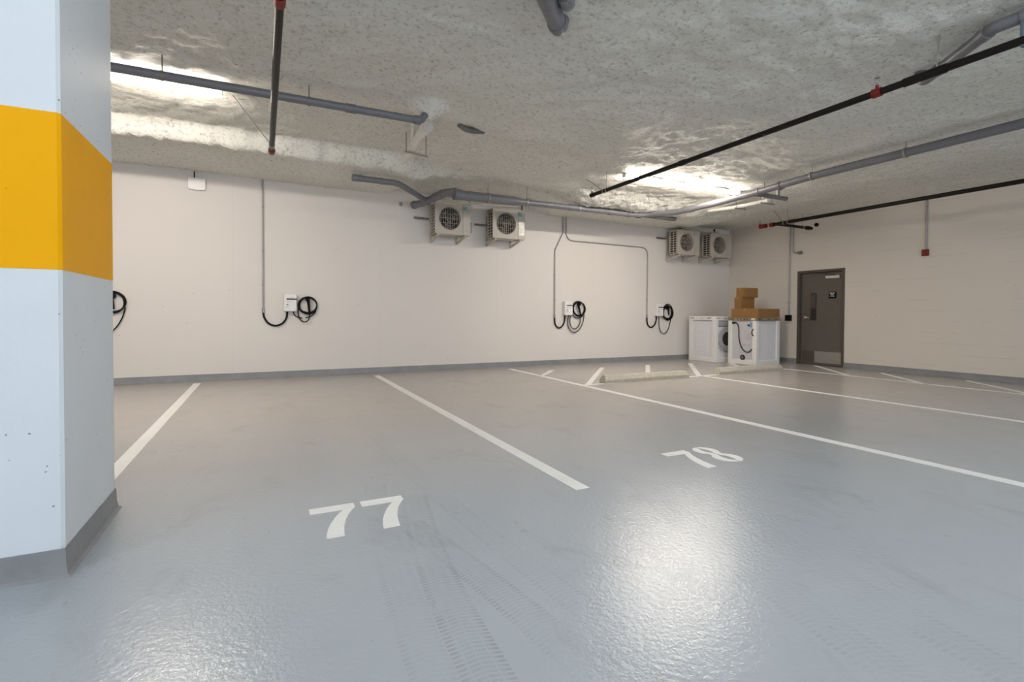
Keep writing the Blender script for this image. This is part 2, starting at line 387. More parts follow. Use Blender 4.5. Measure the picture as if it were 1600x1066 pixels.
# ------------------------------------------------------------------ door
df = MB()
df.box(XR-0.02, XR+0.16, DY0, DY0+0.055, 0, DZ).box(XR-0.02, XR+0.16, DY1-0.055, DY1, 0, DZ).box(XR-0.02, XR+0.16, DY0+0.055, DY1-0.055, DZ-0.055, DZ)
door = df.build('door_1', 'frame', bevel=0.004); door['kind'] = 'structure'
LX = XR+0.055
leaf = MB().box(LX, LX+0.045, DY0+0.06, DY1-0.06, 0.012, DZ-0.06).build('door_leaf', 'door', door, bevel=0.002)
t = MB().box(LX-0.003, LX, DY0+0.075, DY0+0.69, 0.06, 0.315).build('kick_plate', 'steel', leaf); t['label'] = 'pale steel kick plate'
MB().box(LX-0.0025, LX, DY0+0.692, DY1-0.10, 0.06, 0.315).build('dark_kick_plate', 'frame', leaf)
wy0, wy1 = 7.40, 7.53
t = MB().box(LX-0.012, LX, wy0, wy1, 1.02, 1.64).build('vision_panel', 'dark_glass', leaf, bevel=0.003)
MB().box(LX-0.02, LX-0.012, wy0+0.01, wy1-0.01, 1.30, 1.62).build('upper_pane', M['ac_fan'], t)
hd = MB().tube([(LX, 7.66, 1.085), (LX-0.012, 7.66, 1.085)], 0.034, 20).build('handle_rose', 'closer', leaf, smooth=True)
MB().tube(fillet([(LX-0.01, 7.66, 1.085), (LX-0.06, 7.66, 1.085), (LX-0.06, 7.545, 1.08)], 0.02), 0.010, 12).build('door_handle', 'closer', leaf, smooth=True)
MB().box(LX-0.06, LX, 6.86, 7.17, 1.955, 2.02).build('door_closer', 'closer', leaf, bevel=0.006)
MB().tube([(LX-0.045, 6.95, 2.03), (LX-0.10, 7.20, 2.075), (LX-0.01, 7.42, 2.095)], 0.009, 8).build('closer_arm', 'frame', leaf)
sg = MB().box(LX-0.006, LX, 6.95, 7.12, 1.51, 1.665).build('door_sign', M['rubber'], leaf)
def glyphs(mb, put, w, h, k, seed=1):
    """k small letter-like blocks in a run of width w and height h; put(u, v) -> rectangle"""
    rr = random.Random(seed); cw = w/k
    for i in range(k):
        u0 = i*cw; g = cw*0.72; st = g*0.32
        put(u0, 0, u0+st, h)
        if rr.random() < 0.7: put(u0+st, h-h*0.22, u0+g, h)
        if rr.random() < 0.6: put(u0+st, 0, u0+g, h*0.22)
        if rr.random() < 0.5: put(u0+g-st, h*0.22, u0+g, h*0.78)
        if rr.random() < 0.5: put(u0+st, h*0.42, u0+g-st, h*0.6)
mbg = MB()
for (w, z, k, s) in ((0.128, 1.620, 8, 3), (0.078, 1.588, 5, 4), (0.10, 1.552, 6, 5)):
    c0 = 7.035+w/2
    glyphs(mbg, lambda a, b_, c, d: mbg.box(LX-0.0075, LX-0.0055, c0-c, c0-a, z+b_, z+d), w, 0.024, k, s)
mbg.build('sign_lettering', 'white_plastic', sg)

# ------------------------------------------------------------------ column (painted concrete, coved foot)
CX0, CX1, CY0, CY1 = -1.45, -0.77, 2.79, 3.62
def colpts(g=0.0, ch=0.012):
    x0, x1, y0, y1 = CX0-g, CX1+g, CY0-g, CY1+g
    return [(x0+ch, y0), (x1-ch, y0), (x1, y0+ch), (x1, y1-ch), (x1-ch, y1), (x0+ch, y1), (x0, y1-ch), (x0, y0+ch)]
cl = empty('concrete_column', ((CX0+CX1)/2, CY0+0.4, 0), label='thick square concrete column, white with a wide yellow band', cat='column', kind='thing')
cl.location = (0, 0, 0)
MB().prism(colpts(), 0.0, 1.312).build('lower_shaft', 'col_white', cl)
MB().prism(colpts(0.0015), 1.312, 1.974).build('yellow_band', 'col_yellow', cl)['label'] = 'wide yellow painted band'
MB().prism(colpts(), 1.974, 3.66).build('upper_shaft', 'col_white', cl)
mb = MB(); prof = ((0.003, 0.118), (0.005, 0.10), (0.007, 0.045), (0.013, 0.012), (0.028, 0.0)); vs = []; k = 0
base = []
for i in range(4):
    a = Vector(((CX0, CY0), (CX1, CY0), (CX1, CY1), (CX0, CY1))[i]); b_ = Vector(((CX0, CY0), (CX1, CY0), (CX1, CY1), (CX0, CY1))[(i+1) % 4])
    base += [a.lerp(b_, j/8) for j in range(8)]
cc = Vector(((CX0+CX1)/2, (CY0+CY1)/2)); nb_ = len(base)
for (g, z) in prof:
    for p in base:
        q = Vector((p.x+math.copysign(g, p.x-cc.x)*(abs(abs(p.x-cc.x)-(CX1-CX0)/2) < 1e-4), p.y+math.copysign(g, p.y-cc.y)*(abs(abs(p.y-cc.y)-(CY1-CY0)/2) < 1e-4)))
        vs.append((q.x, q.y, z+(0.007*noise.noise(Vector((p.x*9, p.y*9, 0))) if z > 0.09 else 0)))
fs = [(r*nb_+j, r*nb_+(j+1) % nb_, (r+1)*nb_+(j+1) % nb_, (r+1)*nb_+j) for r in range(len(prof)-1) for j in range(nb_)]
mb.add(vs, fs).build('grey_coved_foot', 'coving', cl, smooth=True)['label'] = 'grey coved foot'

# ------------------------------------------------------------------ floor markings
ZL = 0.0022
def stripe(x0, y0, x1, y1, w, label, group=None, cat='parking line', name='parking_line', cut=None):
    d = Vector((x1-x0, y1-y0)).normalized(); nn = Vector((-d.y, d.x))*w/2
    pts = [(x0+nn.x, y0+nn.y), (x0-nn.x, y0-nn.y), (x1-nn.x, y1-nn.y), (x1+nn.x, y1+nn.y)]
    if cut:  # ends parallel to the back wall
        pts = [(x0-cut/2, y0), (x0+cut/2, y0), (x1+cut/2, y1), (x1-cut/2, y1)]
    o = MB().prism(pts, 0.0004, ZL).build(name, 'line'); return tag(o, label, cat, group, 'thing')
stripe(-0.955, 3.66, -0.955, 9.54, 0.10, 'white bay line coming out from behind the yellow banded column')
stripe(1.855, 2.74, 1.855, 9.43, 0.105, 'white bay line between the numbers 77 and 78')
stripe(4.57, 0.6, 4.57, 9.43, 0.115, 'long white bay line right of the number 78, meeting the hatched strip')
stripe(7.31, 0.6, 7.31, 6.90, 0.10, 'white bay line starting between the two concrete wheel stops')
stripe(9.885, 0.6, 9.885, 7.16, 0.10, 'white bay line nearest the wall with the door')
stripe(4.63, 6.79, 9.84, 7.06, 0.09, 'white cross line running behind both concrete wheel stops')
k = 1.75/2.03
H = [(5.26, 8.90, 4.63, 8.17, 'short diagonal hatch line ending on the long bay line near the back wall'),
     (6.50, 8.90, 4.72, 6.84, 'diagonal hatch line at the outer end of the free wheel stop'),
     (7.78, 8.95, 6.05, 6.94, 'diagonal hatch line running down behind the middle of the free wheel stop'),
     (9.00, 8.90, 7.28, 6.96, 'diagonal hatch line meeting the cross line between the wheel stops'),
     (9.97, 8.56, 8.70, 7.08, 'diagonal hatch line running under the wrapped dryer with the boxes')]
for a in H: stripe(*a[:4], 0.10, a[4], cut=0.125, group='hatch lines', name='hatch_line', cat='hatch line')
for a in ((11.20, 7.33, 9.95, 5.86, 'diagonal hatch line running out from in front of the door'),
          (10.95, 5.82, 9.95, 4.66, 'diagonal hatch line just past the door, second along the wall'),
          (11.05, 4.50, 9.95, 3.23, 'diagonal hatch line farthest from the door')):
    stripe(*a[:4], 0.10, a[4], cut=0.125, group='hatch lines by the door', name='hatch_line', cat='hatch line')

SEVEN = [(0.0, 0.36), (0.0, 0.447), (0.247, 0.447), (0.249, 0.38), (0.222, 0.335), (0.197, 0.285), (0.175, 0.22), (0.155, 0.14), (0.143, 0.06), (0.137, 0.0),
         (0.050, 0.0), (0.056, 0.055), (0.070, 0.12), (0.090, 0.185), (0.118, 0.255), (0.150, 0.318), (0.178, 0.36)]
def half8(side):
    out, inn = [], []
    for j in range(11):
        a = radians(4+172*j/10); out.append((sin(a)*0.100, 0.335+cos(a)*0.112))
    out = [p for p in out if p[1] > 0.245]
    for j in range(13):
        a = radians(3+174*j/12); out.append((sin(a)*0.112, 0.118+cos(a)*0.120)) if 0.118+cos(a)*0.120 < 0.225 else None
    for j in range(9):
        a = radians(172-164*j/8); inn.append((sin(a)*0.033, 0.118+cos(a)*0.078))
    for j in range(9):
        a = radians(172-164*j/8); inn.append((sin(a)*0.028, 0.335+cos(a)*0.070))
    pts = [(max(x, 0.008), y) for x, y in out+inn]
    return [(side*x, y) for x, y in (pts if side > 0 else pts[::-1])]
def digit(root, polys, x, y):
    mb = MB()
    for p in polys: mb.prism([(a+x, b_+y) for a, b_ in p], 0.0004, ZL)
    return mb.build('digit', 'line', root)
r_ = empty('bay_number', label='white stencilled 77 in the bay nearer the yellow banded column', cat='number'); digit(r_, [SEVEN], 0.231, 2.678); digit(r_, [SEVEN], 0.515, 2.680)
r_ = empty('bay_number', label='white stencilled 78 between the two longest bay lines, its 8 split lengthwise', cat='number'); digit(r_, [SEVEN], 2.895, 2.722)
digit(r_, [half8(1), half8(-1)], 3.305, 2.744)

# ------------------------------------------------------------------ wheel stops
def wheel_stop(x0, y0, x1, y1, label):
    L = math.hypot(x1-x0, y1-y0); a = math.atan2(y1-y0, x1-x0); k = 44; prof = [(0.0, 0), (0.0, 0.055), (0.045, 0.118), (0.065, 0.128), (0.115, 0.128), (0.135, 0.118), (0.175, 0.055), (0.175, 0)]
    rnd = random.Random(int(x0*10)); vs = []; q = len(prof)
    for i in range(k+1):
        x = L*i/k
        e = 0.55 if i in (0, k) else (0.93 if i in (1, k-1) else 1)
        for (y, z) in prof:
            ch = 0.0018*noise.noise(Vector((x*8, y*30, z*30+x0)))
            vs.append((x+(0.03 if i == 0 and z > 0.1 else -0.03 if i == k and z > 0.1 else 0), y+ch, max(0, z*(0.97 if i in (0, k) else 1)+(ch if z else 0))))
    fs = [(i*q+j, i*q+(j+1) % q, (i+1)*q+(j+1) % q, (i+1)*q+j) for i in range(k) for j in range(q)]
    fs += [tuple(range(q)), tuple(range(k*q, k*q+q))]
    o = MB().add(vs, fs).build('wheel_stop', 'stop'); o.location = (x0, y0, 0); o.rotation_euler = (0, 0, a)
    tag(o, label, 'wheel stop', 'concrete wheel stops'); return o
wheel_stop(5.02, 6.78, 6.88, 6.81, 'worn concrete wheel stop lying free on the bay, away from the wrapped dryer')
wheel_stop(7.75, 6.90, 9.59, 6.93, 'worn concrete wheel stop in front of the dryer with cardboard boxes')

# ------------------------------------------------------------------ ceiling lights
def tube_light(x0, x1, y, z, label, mat='tube_warm', name='tube_light', grp='tube lights in the row over the bays'):
    r = empty(name, ((x0+x1)/2, y, z), label=label, cat='light', group=grp); L = (x1-x0)/2
    MB().box(-L, L, -0.050, 0.050, 0.012, 0.035).build('housing', 'white_plastic', r, bevel=0.004)
    vs = []; seg = 12
    for x in (-L+0.012, L-0.012):
        for j in range(seg+1):
            a = pi*j/seg; vs.append((x, -cos(a)*0.052, 0.012-sin(a)*0.048))
    q = seg+1; fs = [(j, j+1, q+j+1, q+j) for j in range(seg)]+[tuple(range(q)), tuple(range(q, 2*q)), (0, q, 2*q-1, q-1)]
    MB().add(vs, fs).build('lit_lens', mat, r)
    for sx_ in (-1, 1): MB().box(*sorted((sx_*(L-0.012), sx_*L)), -0.045, 0.045, -0.032, 0.012).build('end_cap', 'white_plastic', r)
    return r
tube_light(5.28, 6.59, 6.68, 3.392, 'lit ceiling tube crossed by the long black sprinkler pipe')
tube_light(6.61, 7.92, 6.68, 3.392, 'lit ceiling tube whose end meets the long grey drain pipe')
tube_light(-1.66, -0.405, 6.68, 3.615, 'lit ceiling tube partly hidden behind a thin grey pipe and the column')
tube_light(-3.05, -1.80, 6.68, 3.615, 'lit ceiling tube hidden beyond the yellow banded column')
gg = 'unseen tube lights added over the aisle behind the viewer'  # unseen cool tubes, added as fill for the near floor and column
for i, (x, y) in enumerate(((-3.4, 1.2), (0.2, 1.2), (3.6, 0.6), (-2.0, -2.6), (2.0, -2.6), (7.0, -3.0))):
    tube_light(x, x+1.25, y, 3.50 if x < 2 else 3.31, 'unseen lit tube added over the driving aisle behind the viewer', 'fill_tube', grp=gg)

# ------------------------------------------------------------------ pipes
def pipe(name, cat, label, path, r, mat='grey_pvc', fr=0.12, couplings=(), hangers=(), kind_c='coupling', cmat=None, cr=1.16, group=None, rod='rod'):
    """one pipe run: body mesh + couplings + hangers as children"""
    pts = fillet(path, fr) if len(path) > 2 else path
    o = MB().tube(pts, r, 18).build(name, mat, smooth=True); tag(o, label, cat, group)
    for c in couplings:
        a, b_ = Vector(c[0]), Vector(c[1]); MB().tube([a, b_], r*cr, 18).build(kind_c, cmat or mat, o, smooth=True)
    for h in hangers:
        p = Vector(h[0]); d = Vector(h[1]).normalized(); top = Vector(h[2]) if len(h) > 2 else Vector((p.x, p.y, zceil(p.x, p.y)+0.02))
        mb = MB().disc_ring(p-d*0.012, d, r*1.01, r*1.01+0.006, 0.024, 18)
        st = p+(top-p).normalized()*(r+0.003)
        mb.tube([st, top], 0.006, 6)
        mb.build('hanger', rod, o, smooth=True)
    return o
def cpl(x, y, z, d, L): d = Vector(d).normalized(); p = Vector((x, y, z)); return (p-d*L/2, p+d*L/2)
XD, YD = (1, 0, 0), (0, 1, 0)
pipe('drain_pipe', 'pipe', 'thin grey drain pipe crossing in front of the lit tube near the column',
     [(-8, 5.9, 3.40), (1.67, 5.88, 3.40), (1.74, 5.90, 3.50)], 0.043, fr=0.08,
     couplings=[cpl(0.88, 5.885, 3.40, XD, 0.11), cpl(1.63, 5.88, 3.40, XD, 0.07)],
     hangers=[((-0.86, 5.89, 3.40), XD), ((0.45, 5.89, 3.40), XD)])
# pair of capped diagonal stubs overhead
pipe('drain_stub', 'pipe', 'thick grey pipe stub with coupling bands, larger of the overhead pair',
     [(1.10, 2.46, 3.46), (2.17, 3.594, 3.46), (2.24, 3.668, 3.62)], 0.072, fr=0.09,
     couplings=[cpl(1.86, 3.265, 3.46, (1, 1.06, 0), 0.16), cpl(2.12, 3.54, 3.46, (1, 1.06, 0), 0.04)], cr=1.08)
pipe('drain_stub', 'pipe', 'slimmer grey pipe stub beside the thick overhead stub',
     [(1.45, 2.64, 3.46), (2.08, 3.31, 3.46), (2.13, 3.365, 3.62)], 0.050, fr=0.07,
     couplings=[cpl(2.00, 3.226, 3.46, (1, 1.06, 0), 0.05)], cr=1.12)
# overhead pipe at the far right of the near ceiling
o = pipe('drain_pipe', 'pipe', 'grey drain pipe with a bend passing over the long black sprinkler pipe',
     [(5.50, 2.64, 3.46), (5.45, 2.58, 3.28), (4.90, 1.87, 3.28), (4.90, 0.2, 3.28)], 0.046, fr=0.09,
     couplings=[cpl(5.30, 2.39, 3.28, (0.55, 0.71, 0), 0.06), cpl(4.90, 1.66, 3.28, YD, 0.10), cpl(4.95, 1.94, 3.28, (0.55, 0.71, 0), 0.08)])
tag(MB().box(4.875, 4.925, 1.69, 1.715, 3.06, 3.27).build('pipe_strap', 'strap', bevel=0.004), 'blue grey metal strap holding the black sprinkler pipe under the bent drain', 'strap')
# patch of pipe showing in a pit of the foam
pipe('pipe_patch', 'pipe', 'short dark bit of pipe showing through the foam in mid ceiling',
     [(2.30, 6.30, 3.60), (2.40, 6.33, 3.565), (2.52, 6.35, 3.565), (2.68, 6.39, 3.60)], 0.036, 'foam_pipe_pit', fr=0.1)
# foam-crusted pipe with trapeze
def trapeze(root, x0, y0, x1, y1, z, tops):
    mb = MB().tube([(x0, y0, z), (x1, y1, z)], 0.013, 8); root_p = mb.build('trapeze_bar', 'galv', root)
    for (x, y) in tops: MB().tube([(x, y, z-0.02), (x, y, zceil(x, y)+0.03)], 0.005, 6).build('rod', 'rod', root)
o = tag(MB().tube([(1.86, 6.25, 3.50), (1.83, 6.6, 3.44), (1.88, 7.2, 3.42), (1.90, 7.62, 3.42)], [0.075, 0.055, 0.048, 0.048], 16).build('crusted_pipe', 'foam_white', smooth=True),
        'foam crusted white pipe on a small trapeze near the end of the thin grey pipe', 'pipe')
trapeze(o, 1.76, 6.97, 2.10, 7.06, 3.365, ((1.78, 6.98), (2.08, 7.055)))
MB().tube([(1.66, 6.18, 3.60), (1.80, 6.72, 3.43)], [0.02, 0.03], 8).build('strut', 'foam_white', o)
# wall-side drain: left branch and wye
pipe('drain_pipe', 'pipe', 'grey drain branch half buried in foam, left of the outdoor units',
     [(1.28, 8.44, 3.30), (2.02, 8.47, 3.30), (2.62, 9.10, 3.24), (2.78, 9.22, 3.20)], 0.050, fr=0.30,
     couplings=[cpl(1.36, 8.443, 3.30, XD, 0.16), cpl(1.75, 8.46, 3.30, XD, 0.03)], cr=1.10)
pipe('pipe_elbow', 'pipe', 'grey capped elbow at the wall above the left outdoor unit',
     [(2.57, 9.50, 3.19), (2.66, 9.28, 3.19), (2.90, 8.62, 3.27), (3.03, 8.45, 3.27)], 0.065, fr=0.1,
     couplings=[cpl(2.575, 9.49, 3.19, (0.09, -0.22, 0), 0.05), cpl(2.83, 8.81, 3.25, (0.24, -0.66, 0.08), 0.26)], cr=1.15)
tag(MB().box(2.36, 2.42, YB-0.02, YB, 3.21, 3.275).build('junction_box', 'galv', bevel=0.004), 'tiny grey box on the wall left of the capped elbow', 'box')
# main back drain, bends away from the wall to run down the room
mz = 3.205
pts = [(2.98, 8.42, mz), (4.2, 8.40, mz), (7.08, 8.40, mz), (7.38, 7.62, 3.17), (7.40, 6.6, 3.165), (7.40, 5.9, 3.18), (7.40, 4.9, 3.22), (7.40, -7.5, 3.22)]
P = fillet(pts, 0.45, 7)
rr = [0.088 if p.x < 3.95 and p.y > 8 else (0.070 if p.x < 4.4 and p.y > 8 else 0.056) for p in P]
# refine the taper where the big fitting ends
P2 = []; R2 = []
for i, p in enumerate(P):
    if i == 1: P2 += [Vector((3.5, 8.41, mz)), Vector((4.15, 8.40, mz)), Vector((4.30, 8.40, mz))]; R2 += [0.085, 0.078, 0.058]
    P2.append(p); R2.append(0.088 if i == 0 else 0.056)
order = sorted(range(len(P2)), key=lambda i: i)
P2 = [q for i, q in enumerate(P2) if not (abs(q.x-4.2) < 0.001 and i > 1)]; R2 = R2[:len(P2)]; R2 = [0.088, 0.085, 0.078, 0.058]+[0.056]*(len(P2)-4)
main = MB().tube(P2, R2, 20).build('drain_pipe', 'grey_pvc', smooth=True)
tag(main, 'long grey drain pipe along the back wall that turns and runs past the lit tubes', 'pipe')
for x in (3.05, 5.35, 6.30, 6.75, 7.02):
    a, b_ = cpl(x, 8.40, mz, XD, 0.09 if x > 4 else 0.14); MB().tube([a, b_], 0.092 if x < 4 else 0.063, 20).build('coupling', 'grey_pvc', main, smooth=True)
for a in (cpl(7.395, 7.3, 3.168, YD, 0.10), cpl(7.40, 5.86, 3.181, YD, 0.10), cpl(7.40, 5.45, 3.198, YD, 0.05)):
    MB().tube(a, 0.064, 20).build('coupling', 'grey_pvc', main, smooth=True)
for (x, y, z, d, r) in ((3.62, 8.405, mz, XD, 0.086), (4.40, 8.40, mz, XD, 0.058), (5.55, 8.40, mz, XD, 0.058), (7.40, 4.92, 3.22, YD, 0.058), (7.40, 3.68, 3.22, YD, 0.058), (7.40, 2.0, 3.22, YD, 0.058)):
    mb = MB().disc_ring(Vector((x, y, z))-Vector(d)*0.012, d, r, r+0.007, 0.024, 20); mb.tube([(x, y, z+r), (x, y, zceil(x, y)+0.02)], 0.006, 6); mb.build('hanger', 'galv', main, smooth=True)
pipe('buried_stub', 'pipe', 'dark pipe stub buried in foam past the bend of the long grey drain', [(7.02, 8.42, 3.225), (8.12, 8.50, 3.235)], 0.050, 'foam_pipe_pit')
# branch off the long drain
pipe('drain_branch', 'pipe', 'short grey branch sticking out beyond the long drain pipe near the lit tube',
     [(7.42, 6.02, 3.20), (8.35, 6.02, 3.20)], 0.038, couplings=[cpl(7.85, 6.02, 3.20, XD, 0.05)], hangers=[((7.78, 6.02, 3.20), XD)])
pipe('pipe_riser', 'pipe', 'small grey elbow rising from the end of the short branch', [(8.14, 6.02, 3.22), (8.14, 6.02, 3.33), (8.20, 5.95, 3.38)], 0.026, fr=0.03)
o = tag(MB().tube([(8.33, 7.75, 3.30), (8.40, 7.2, 3.27), (8.45, 6.45, 3.27)], 0.036, 14).build('crusted_pipe', 'foam_white', smooth=True),
        'foam crusted white pipe on two trapezes between the long drain and the short sprinkler branch', 'pipe')
trapeze(o, 8.28, 7.06, 8.60, 7.06, 3.225, ((8.32, 7.06), (8.56, 7.06)))
trapeze(o, 8.32, 6.52, 8.68, 6.50, 3.225, ((8.36, 6.52), (8.62, 6.505)))

# sprinkler lines
def sprinkler_head(parent, x, y, z, r):
    """upright head on a riser, with frame arms and deflector"""
    o = MB().tube([(x, y, z), (x, y, z+r+0.035)], 0.014, 12).build('riser', 'red', parent, smooth=True)
    mb = MB().tube([(x, y, z+r+0.035), (x, y, z+r+0.055)], 0.011, 10)
    for s_ in (-1, 1): mb.tube([(x, y+s_*0.008, z+r+0.05), (x, y+s_*0.018, z+r+0.072), (x, y+s_*0.004, z+r+0.098)], 0.003, 6)
    mb.tube([(x, y, z+r+0.098), (x, y, z+r+0.102)], 0.022, 16)
    mb.build('deflector_head', 'galv', o)
def sprinkler(label, path, r, redc=(), heads=(), hangers=(), blackc=()):
    o = MB().tube(path, r, 16).build('sprinkler_pipe', 'black_pipe', smooth=True); tag(o, label, 'sprinkler pipe', 'black sprinkler pipes')
    for c in redc: MB().tube(c, r*1.32, 16).build('red_coupling', 'red', o, smooth=True)
    for c in blackc: MB().tube(c, r*1.22, 16).build('coupling', 'black_pipe', o, smooth=True)
    for h in heads: sprinkler_head(o, *h, r)
    for (p, top) in hangers:
        p = Vector(p); top = Vector(top); d = YD
        mb = MB().disc_ring(p-Vector(d)*0.01, d, r, r+0.005, 0.02, 16); mb.tube([p+(top-p).normalized()*r, top], 0.0055, 6); mb.build('hanger', 'galv', o)
    return o
sprinkler('black sprinkler pipe overhead near the column, ending in a red coupling', [(0.10, -7, 3.10), (0.10, 6.90, 3.10)], 0.029,
          redc=[cpl(0.10, 3.55, 3.10, YD, 0.09), cpl(0.10, 6.86, 3.10, YD, 0.10)], heads=[(0.05, 3.56, 3.10)],
          hangers=[((0.10, 6.60, 3.10), (0.10, 6.60, 3.60)), ((0.10, 6.66, 3.10), (-0.30, 6.62, 3.60))])
sprinkler('long black sprinkler pipe running across the lit tube', [(4.88, -7, 3.10), (4.88, 7.02, 3.10)], 0.030,
          redc=[cpl(4.88, 2.66, 3.10, YD, 0.07)], heads=[(4.88, 2.66, 3.10), (4.88, 7.0, 3.10)], blackc=[cpl(4.88, 6.98, 3.10, YD, 0.09), cpl(4.88, 4.98, 3.10, YD, 0.10), cpl(4.88, 2.3, 3.10, YD, 0.3)],
          hangers=[((4.88, 6.60, 3.10), (4.88, 6.60, 3.38)), ((4.88, 6.68, 3.10), (4.88, 7.16, 3.40)), ((4.88, 2.22, 3.10), (4.88, 2.20, 3.40))])
o = sprinkler('black sprinkler pipe along the wall with the door, with a red end', [(9.95, -7, 3.10), (9.95, 7.50, 3.10)], 0.036,
          redc=[cpl(9.95, 7.50, 3.10, YD, 0.09), cpl(9.95, 7.72, 3.10, YD, 0.16)], heads=[(9.95, 7.80, 3.10)],
          hangers=[((9.95, 7.22, 3.10), (9.95, 7.48, 3.42)), ((9.95, 7.12, 3.10), (9.95, 7.14, 3.42)), ((9.95, 3.0, 3.10), (9.95, 3.0, 3.42))])
o = MB().tube([(9.98, 7.42, 3.105), (11.18, 7.42, 3.105)], 0.032, 16).build('sprinkler_branch', 'black_pipe', smooth=True)
tag(o, 'short black sprinkler branch pointing at the wall above the door', 'sprinkler pipe')
MB().tube([(11.0, 7.42, 3.105), (11.10, 7.42, 3.105)], 0.044, 16).build('coupling', 'black_pipe', o, smooth=True)
mb = MB().disc_ring((10.85, 7.42, 3.105), XD, 0.032, 0.038, 0.02, 16); mb.tube([(10.86, 7.42, 3.14), (10.86, 7.42, 3.42)], 0.005, 6); mb.build('hanger', 'galv', o)
tag(MB().tube([(XR-0.03, 7.38, 3.19), (XR+0.01, 7.38, 3.19)], 0.042, 16).build('pipe_end', 'black_pipe', smooth=True), 'black round pipe end in the wall beside the short sprinkler branch', 'pipe')

# ------------------------------------------------------------------ conduits and small wall boxes
YW = YB-0.022
def conduit(label, path, r=0.0135, fr=0.10, clips=(), fl=None, axis_=(0, 0, 1)):
    o = MB().tube(fillet(path, fr), r, 12).build('conduit', 'conduit', smooth=True); tag(o, label, 'conduit', None)
    for c in clips:
        a = Vector(c); mb = MB().tube([a-Vector(axis_)*0.012, a+Vector(axis_)*0.012], r*1.35, 12); mb.build('clip', 'galv', o)
    if fl:
        MB().tube(bez(fl), 0.0165, 12).build('black_flexible_hose', 'rubber', o, smooth=True)
        a = Vector(fl[0]); MB().tube([a+Vector((0, 0, 0.06)), a-Vector((0, 0, 0.02))], 0.021, 12).build('gland', 'galv', o, smooth=True)
    return o
conduit('grey conduit with black hose feeding the charger nearest the column', [(0.0, YW, 3.47), (0.0, YW, 1.17)], clips=[(0.0, YW, z) for z in (2.95, 2.2, 1.62)],
        fl=[(0.0, YW, 1.16), (0.015, YW, 1.06), (0.08, YW, 0.96), (0.19, YW, 0.915), (0.30, YW, 0.955), (0.365, YW, 1.05), (0.38, YW, 1.16)])
conduit('grey conduit jogging down to the middle charger', [(6.04, YW, 3.38), (6.04, YW, 2.96), (5.83, YW, 2.56), (5.83, YW, 1.08)], fr=0.14, clips=[(6.04, YW, 3.1), (5.83, YW, 2.0), (5.83, YW, 1.45)],
        fl=[(5.83, YW, 1.08), (5.835, YW, 0.98), (5.86, YW, 0.89), (5.94, YW, 0.83), (6.03, YW, 0.87), (6.09, YW, 0.98), (6.10, YW, 1.12)])
conduit('grey conduit running sideways along the wall to the charger next to the washers', [(6.12, YW, 3.38), (6.12, YW, 2.80), (8.47, YW, 2.77), (8.46, YW, 1.08)], fr=0.2, clips=[(6.12, YW, 3.1), (8.46, YW, 2.3), (8.46, YW, 1.5)],
        fl=[(8.46, YW, 1.08), (8.465, YW, 0.96), (8.50, YW, 0.87), (8.59, YW, 0.82), (8.69, YW, 0.87), (8.75, YW, 0.98), (8.76, YW, 1.12)])
XW = XR-0.022
o = conduit('grey conduit running down the wall to a black outlet box beside the door', [(XW, 8.01, 3.41), (XW, 8.02, 1.14)], clips=[(XW, 8.01, 2.8), (XW, 8.01, 1.45)])
tag(MB().box(XR-0.07, XR, 7.955, 8.095, 1.0, 1.14).build('outlet_box', 'rubber', bevel=0.008), 'black outlet box low on the wall between washers and door', 'box')
o = conduit('short grey conduit hooking sideways high beside the door', [(XW, 7.93, 3.41), (XW, 7.93, 2.60), (XW, 7.77, 2.60)], fr=0.13, clips=[(XW, 7.93, 2.8)])
MB().tube([(XW, 7.83, 2.60), (XW, 7.77, 2.60)], 0.020, 12).build('gland', 'galv', o, smooth=True)
MB().box(XR-0.075, XR, 7.71, 7.775, 2.565, 2.635).build('end_fitting', 'rod', o, bevel=0.01)
conduit('grey conduit dropping to the small red alarm box', [(XW, 5.24, 3.40), (XW, 5.245, 2.40)], clips=[(XW, 5.24, 3.2), (XW, 5.243, 2.75)])
tag(MB().box(XR-0.055, XR, 5.20, 5.30, 2.27, 2.39).build('alarm_box', 'red', bevel=0.006), 'small red fire alarm box high on the bare wall', 'alarm')
o = tag(MB().prism([(-1.09, 3.155), (-1.05, 3.140), (-0.96, 3.132), (-0.87, 3.140), (-0.84, 3.155), (-0.84, 3.33), (-1.09, 3.33)], 0, 0.06).build('wall_unit', 'white_plastic', bevel=0.01),
        'white box with rounded lower edge high on the wall near the column', 'box')
o.matrix_world = Matrix(((1, 0, 0, 0), (0, 0, -1, YB), (0, 1, 0, 0), (0, 0, 0, 1)))
o = tag(MB().tube([(-1.0, YW, 3.32), (-1.0, YW, 3.44)], 0.008, 8).build('thin_cable', 'rubber', smooth=True), 'thin dark cable from the foam to the white wall box', 'cable')

